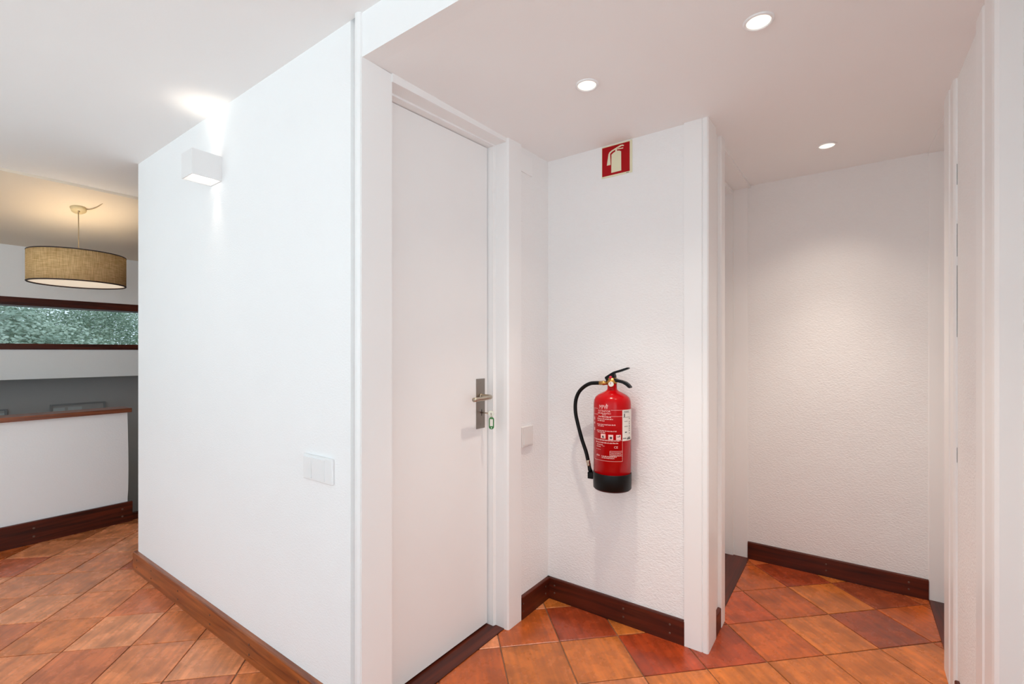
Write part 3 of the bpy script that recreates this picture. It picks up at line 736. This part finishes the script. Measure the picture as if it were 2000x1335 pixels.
# printing wrapped around the cylinder; u = angle from the line towards the camera (right positive)
fl_ = math.hypot(EX, EY); FD = (-EX/fl_, -EY/fl_); RD = (-FD[1], FD[0])
def cyl(u, z, lift=0.0006):
    r = ER+lift
    return (EX + r*(math.cos(u)*FD[0] + math.sin(u)*RD[0]), EY + r*(math.cos(u)*FD[1] + math.sin(u)*RD[1]), z)
zy = lambda y: 1.17 - (y-687)*0.00206
ua = lambda x: math.asin(max(-0.999, min(0.999, (x-1195.5)/37.8)))
def patch(bm, u0, u1, za, zb, lift=0.0006):
    k = max(1, int(abs(u1-u0)/0.12)+1)
    A = [bm.verts.new(cyl(u0+(u1-u0)*i/k, za, lift)) for i in range(k+1)]
    B = [bm.verts.new(cyl(u0+(u1-u0)*i/k, zb, lift)) for i in range(k+1)]
    for i in range(k): bm.faces.new([A[i], A[i+1], B[i+1], B[i]])
def textwrap(bm, s, u0, z, height, width, lift=0.0007):
    cu = bpy.data.curves.new('t', 'FONT'); cu.body = s; cu.size = 1.0; cu.resolution_u = 2
    to = bpy.data.objects.new('t', cu); C.objects.link(to)
    dg = bpy.context.evaluated_depsgraph_get(); me = bpy.data.meshes.new_from_object(to.evaluated_get(dg))
    xs = [v.co.x for v in me.vertices]; ys = [v.co.y for v in me.vertices]
    x0, x1, y0, y1 = min(xs), max(xs), min(ys), max(ys)
    vs = [bm.verts.new(cyl(u0+(v.co.x-x0)/(x1-x0)*width, z+(v.co.y-y0)/(y1-y0)*height, lift)) for v in me.vertices]
    for p in me.polygons:
        try: bm.faces.new([vs[i] for i in p.vertices])
        except ValueError: pass
    bpy.data.objects.remove(to); bpy.data.meshes.remove(me); bpy.data.curves.remove(cu)
def words(bm, xa, xb, y, h, lift=0.0006):      # a line of print too small to read: little strokes
    u, ue = ua(xa), ua(xb); z = zy(y)
    while u < ue:
        for _ in range(random.randint(3, 8)):
            wd = random.uniform(0.010, 0.020)
            hh = h*random.choice([0.7, 0.75, 1.0])
            patch(bm, u, min(u+wd, ue), z, z+hh, lift)
            if random.random() < 0.6: pass
            u += wd+0.007
            if u >= ue: break
        u += 0.022
b = NB()
textwrap(b, 'MPW', ua(1170.5), zy(799.5), 0.0165, ua(1187.5)-ua(1170.5))
patch(b, ua(1184), ua(1185.2), zy(793), zy(789)); patch(b, ua(1186), ua(1187), zy(794), zy(791))
textwrap(b, 'EXTINTOR', ua(1168.5), zy(805.5), 0.0085, ua(1192)-ua(1168.5))
for xa, xb, y, h in ((1167.5, 1193, 808.8, 0.0042), (1176, 1183, 811.6, 0.004), (1168.5, 1193, 815.8, 0.0062), (1166.5, 1197, 820, 0.0048), (1167, 1181, 823.6, 0.0046),
                     (1166, 1202, 831, 0.0046), (1167.5, 1179, 834, 0.0042), (1165.5, 1204, 843.3, 0.0046), (1167, 1182, 846.3, 0.004),
                     (1163, 1210, 861.8, 0.0036), (1164, 1207, 866.6, 0.0050), (1166, 1177, 871, 0.0045), (1165, 1173, 875, 0.004), (1177, 1181, 872.8, 0.0025), (1164, 1173, 880, 0.002),
                     (1175, 1204, 893.3, 0.0052), (1175, 1200, 896.2, 0.0042), (1165, 1171, 893, 0.007)):
    words(b, xa, xb, y, h)
textwrap(b, 'CE', ua(1199), zy(875.5), 0.009, ua(1206.5)-ua(1199))
lw = 0.0011
def hl(xa, xb, y): patch(b, ua(xa), ua(xb), zy(y)-lw/2, zy(y)+lw/2)
def vl(x, ya, yb): patch(b, ua(x)-0.007, ua(x)+0.007, zy(yb), zy(ya))
hl(1193, 1215, 801); hl(1160, 1168, 799.5); hl(1193, 1215, 813); hl(1160, 1168, 811); hl(1161, 1215, 901); hl(1160, 1215, 859.8)
vl(1215.3, 801, 901); vl(1161, 800, 901)
hl(1191, 1215, 881); hl(1191, 1215, 883.5); hl(1191, 1215, 887.5); hl(1191, 1215, 890.5); vl(1191, 881, 890.5)
words(b, 1193, 1213, 885.8, 0.002); words(b, 1193, 1213, 889.8, 0.002)
for ya, yb in ((817, 823), (827, 831), (838, 844)): patch(b, ua(1160.2), ua(1161.6), zy(yb), zy(ya))
part('printed_text', b, 'print', fe)
b = NB()
for xa, xb, ya, yb in ((1173.3, 1182.5, 848.2, 857.3), (1188, 1197.3, 849, 859), (1203, 1212.2, 849, 859)): patch(b, ua(xa), ua(xb), zy(yb), zy(ya), 0.0007)
ic = part('pictogram_squares', b, 'print', fe)
b = NB()
def disc(bm, x, y, r, lift):
    c = bm.verts.new(cyl(ua(x), zy(y), lift)); rg = [bm.verts.new(cyl(ua(x)+r/ER*math.cos(2*PI*k/14), zy(y)+r*math.sin(2*PI*k/14), lift)) for k in range(14)]
    for k in range(14): bm.faces.new([c, rg[k], rg[(k+1) % 14]])
disc(b, 1193, 855, 0.0052, 0.0010)
disc(b, 1177.5, 853.5, 0.004, 0.0010); patch(b, ua(1176), ua(1180), zy(856), zy(854.8), 0.001)
patch(b, ua(1205), ua(1210), zy(853.5), zy(852.3), 0.001); patch(b, ua(1209), ua(1210.5), zy(852.5), zy(850), 0.001)
sub('pictogram_marks', b, 'ink', ic)['kind'] = 'stuff'
b = NB(); patch(b, ua(1215.4), 1.62, zy(861.5), zy(800.5), 0.0008); st = part('inspection_label', b, 'paper', fe)
b = NB()
for y, uu0, uu1, h in ((804, .62, 1.0, .002), (806.5, .62, 1.05, .0015), (823.5, .66, .90, .0015), (833.5, .66, .92, .0018), (845.5, .70, .84, .004), (815.5, .58, 1.1, .0012), (857, .58, .8, .003), (859, .85, 1.2, .0045), (856, .9, 1.15, .003)):
    patch(b, uu0, uu1, zy(y), zy(y)+h, 0.0013)
patch(b, .64, .70, zy(814.5), zy(808), 0.0013)
for y in (819, 825.5, 829, 833, 836, 839.5, 843, 848): patch(b, 1.02, 1.10, zy(y), zy(y)+0.0035, 0.0013)
sub('label_print', b, 'ink', st)

# ------------------------------------------------------------------ framed panels on the dark stair wall
YB = WY+0.30
def ipx(x, y, Y):
    dxr = x-1000.0; dX = 918*FW[0]+dxr*math.sin(YAW); dY = 918*FW[1]-dxr*math.cos(YAW); t = Y/dY
    return dX*t, H-(y-687)*t
for (xa, xb, yt, pats, lab) in ((97, 205, 790, ((103, 126), (132, 159)), 'long grey framed panel with two pale patches low on the dark stairwell wall'),
                                (-30, 13, 801, ((-20, 8),), 'small grey framed panel at the far left edge of the dark stairwell wall')):
    X0, Z = ipx(xa, yt, YB); X1, _ = ipx(xb, yt, YB)
    f = tag(empty('framed_panel', ((X0+X1)/2, YB, Z-0.1)), lab, 'framed panel')
    b = NB()
    box(b, X0, X1, YB-0.02, YB, Z-0.012, Z); box(b, X0, X1, YB-0.02, YB, Z-0.24, Z-0.228)
    box(b, X0, X0+0.012, YB-0.02, YB, Z-0.228, Z-0.012); box(b, X1-0.012, X1, YB-0.02, YB, Z-0.228, Z-0.012)
    part('frame', b, 'frame_grey', f)
    b = NB(); box(b, X0+0.012, X1-0.012, YB-0.010, YB, Z-0.228, Z-0.012); part('panel', b, 'grey', f)
    for p0, p1 in pats:
        a0, _ = ipx(p0, yt, YB); a1, _ = ipx(p1, yt, YB)
        b = NB(); box(b, max(a0, X0+.013), a1, YB-0.013, YB-0.009, Z-0.18, Z-0.03); part('pale_card', b, 'pale', f)

# ------------------------------------------------------------------ outside: ground and trees
b = NB(); box(b, -20, 40, 6.2, 60, -2.1, -2.0); struct(obj('ground', b, 'ground'))
def tree(x, y, z0, h, rx, rz, n, m, lab, seed):
    rnd = random.Random(seed)
    t = tag(empty('tree', (x, y, z0)), lab, 'tree', 'trees outside the stair window')
    b = NB(); tube(b, [(x, y, z0), (x+.05, y, z0+h*.3), (x, y+.05, z0+h*.6)], [0.16, 0.12, 0.06], 8); part('trunk', b, 'bark', t, True)
    lobes = [(rnd.uniform(-.6, .6)*rx, rnd.uniform(-.5, .5)*rx, rnd.uniform(-.6, .6)*rz, rnd.uniform(.4, .65)) for _ in range(9)]
    V, F = [], []
    for _ in range(n):
        lx, ly, lz, lr = rnd.choice(lobes)
        d = Vector((rnd.gauss(0, 1), rnd.gauss(0, 1), rnd.gauss(0, 1))).normalized()*rnd.uniform(.72, 1.05)
        p = Vector((x+lx+d.x*rx*lr, y+ly+d.y*rx*lr, z0+h+lz+d.z*rz*lr))
        nn = (d + Vector((rnd.gauss(0, .5), rnd.gauss(0, .5), rnd.gauss(0, .5)))).normalized()
        a = nn.cross(Vector((0, 0, 1))).normalized()*rnd.uniform(.014, .034); c = nn.cross(a).normalized()*rnd.uniform(.010, .02)
        k = len(V); V += [p-a, p+c, p+a, p-c]; F.append((k, k+1, k+2, k+3))
    me = bpy.data.meshes.new('foliage'); me.from_pydata([tuple(v) for v in V], [], F); me.materials.append(M[m])
    o = bpy.data.objects.new('foliage', me); C.objects.link(o); o.parent = t; o.matrix_parent_inverse = Matrix.Translation(t.location).inverted()
    o['kind'] = 'stuff'
tree(1.65, 9.2, -2, 2.75, 1.0, 1.15, 30000, 'leaves', 'leafy tree at the left end of the stair window', 1)
tree(3.75, 10.2, -2, 3.3, 1.0, 1.5, 30000, 'leaves2', 'leafy tree at the right end of the stair window', 2)
tree(3.0, 13.2, -2, 3.3, 1.5, 1.5, 30000, 'leaves', 'taller leafy tree behind, in the middle of the stair window', 3)

# ------------------------------------------------------------------ labels of the setting that the photograph shows
LAB = {
 'floor': ('diagonal terracotta tile floor with thin joints', 'floor'),
 'ceiling': ('white flat ceiling over the left part of the room', 'ceiling'),
 'ceiling_lower': ('lower white ceiling with recessed spotlights over the passage', 'ceiling'),
 'ceiling_stair': ('cream sloping ceiling behind the pendant lamp', 'ceiling'),
 'wall_left': ('large white wall carrying the cube wall light', 'wall'),
 'wall_above': ('white strip of wall stepping down to the lower ceiling', 'wall'),
 'wall_middle_left': ('narrow white wall between the door casing and the extinguisher wall', 'wall'),
 'wall_middle': ('white textured wall behind the red fire extinguisher', 'wall'),
 'wall_far': ('white textured wall at the end of the passage', 'wall'),
 'wall_right': ('narrow white wall strip between the two right-hand door casings', 'wall'),
 'wall_window': ('white wall band holding the long stair window', 'wall'),
 'wall_stair_lower': ('dark grey recessed wall below the stair window', 'wall'),
 'wall_half': ('white half wall with brown wooden cap beside the stairs', 'wall'),
 'baseboard_left': ('worn reddish brown baseboard under the large left wall', 'baseboard'),
 'baseboard_middle_left': ('short dark baseboard beside the white door casing', 'baseboard'),
 'baseboard_middle': ('dark brown baseboard below the fire extinguisher', 'baseboard'),
 'baseboard_side': ('tiny dark baseboard piece behind the white corner board', 'baseboard'),
 'baseboard_far': ('dark brown baseboard under the far wall', 'baseboard'),
 'baseboard_right': ('dark baseboard end at the bottom right edge', 'baseboard'),
 'baseboard_half': ('tall dark brown baseboard of the half wall', 'baseboard'),
 'trim_1': ('dark wooden edge at the stair opening', 'trim'),
 'trim_2': ('vertical white edge moulding at the end of the left wall', 'trim'),
 'trim_3': ('white corner board right of the fire extinguisher', 'trim'),
 'door_1': ('plain white door with steel lever handle and key', 'door'),
 'door_2': ('white doorway left of the far wall with dark threshold', 'door'),
 'door_3': ('white doorway right of the far wall with dark threshold', 'door'),
 'door_4': ('white door casing at the right edge of the picture', 'door'),
 'window_1': ('long low window in dark wooden frame above the stairs', 'window'),
}
for n_, (l_, c_) in LAB.items():
    o_ = bpy.data.objects[n_]; o_['label'] = l_; o_['category'] = c_
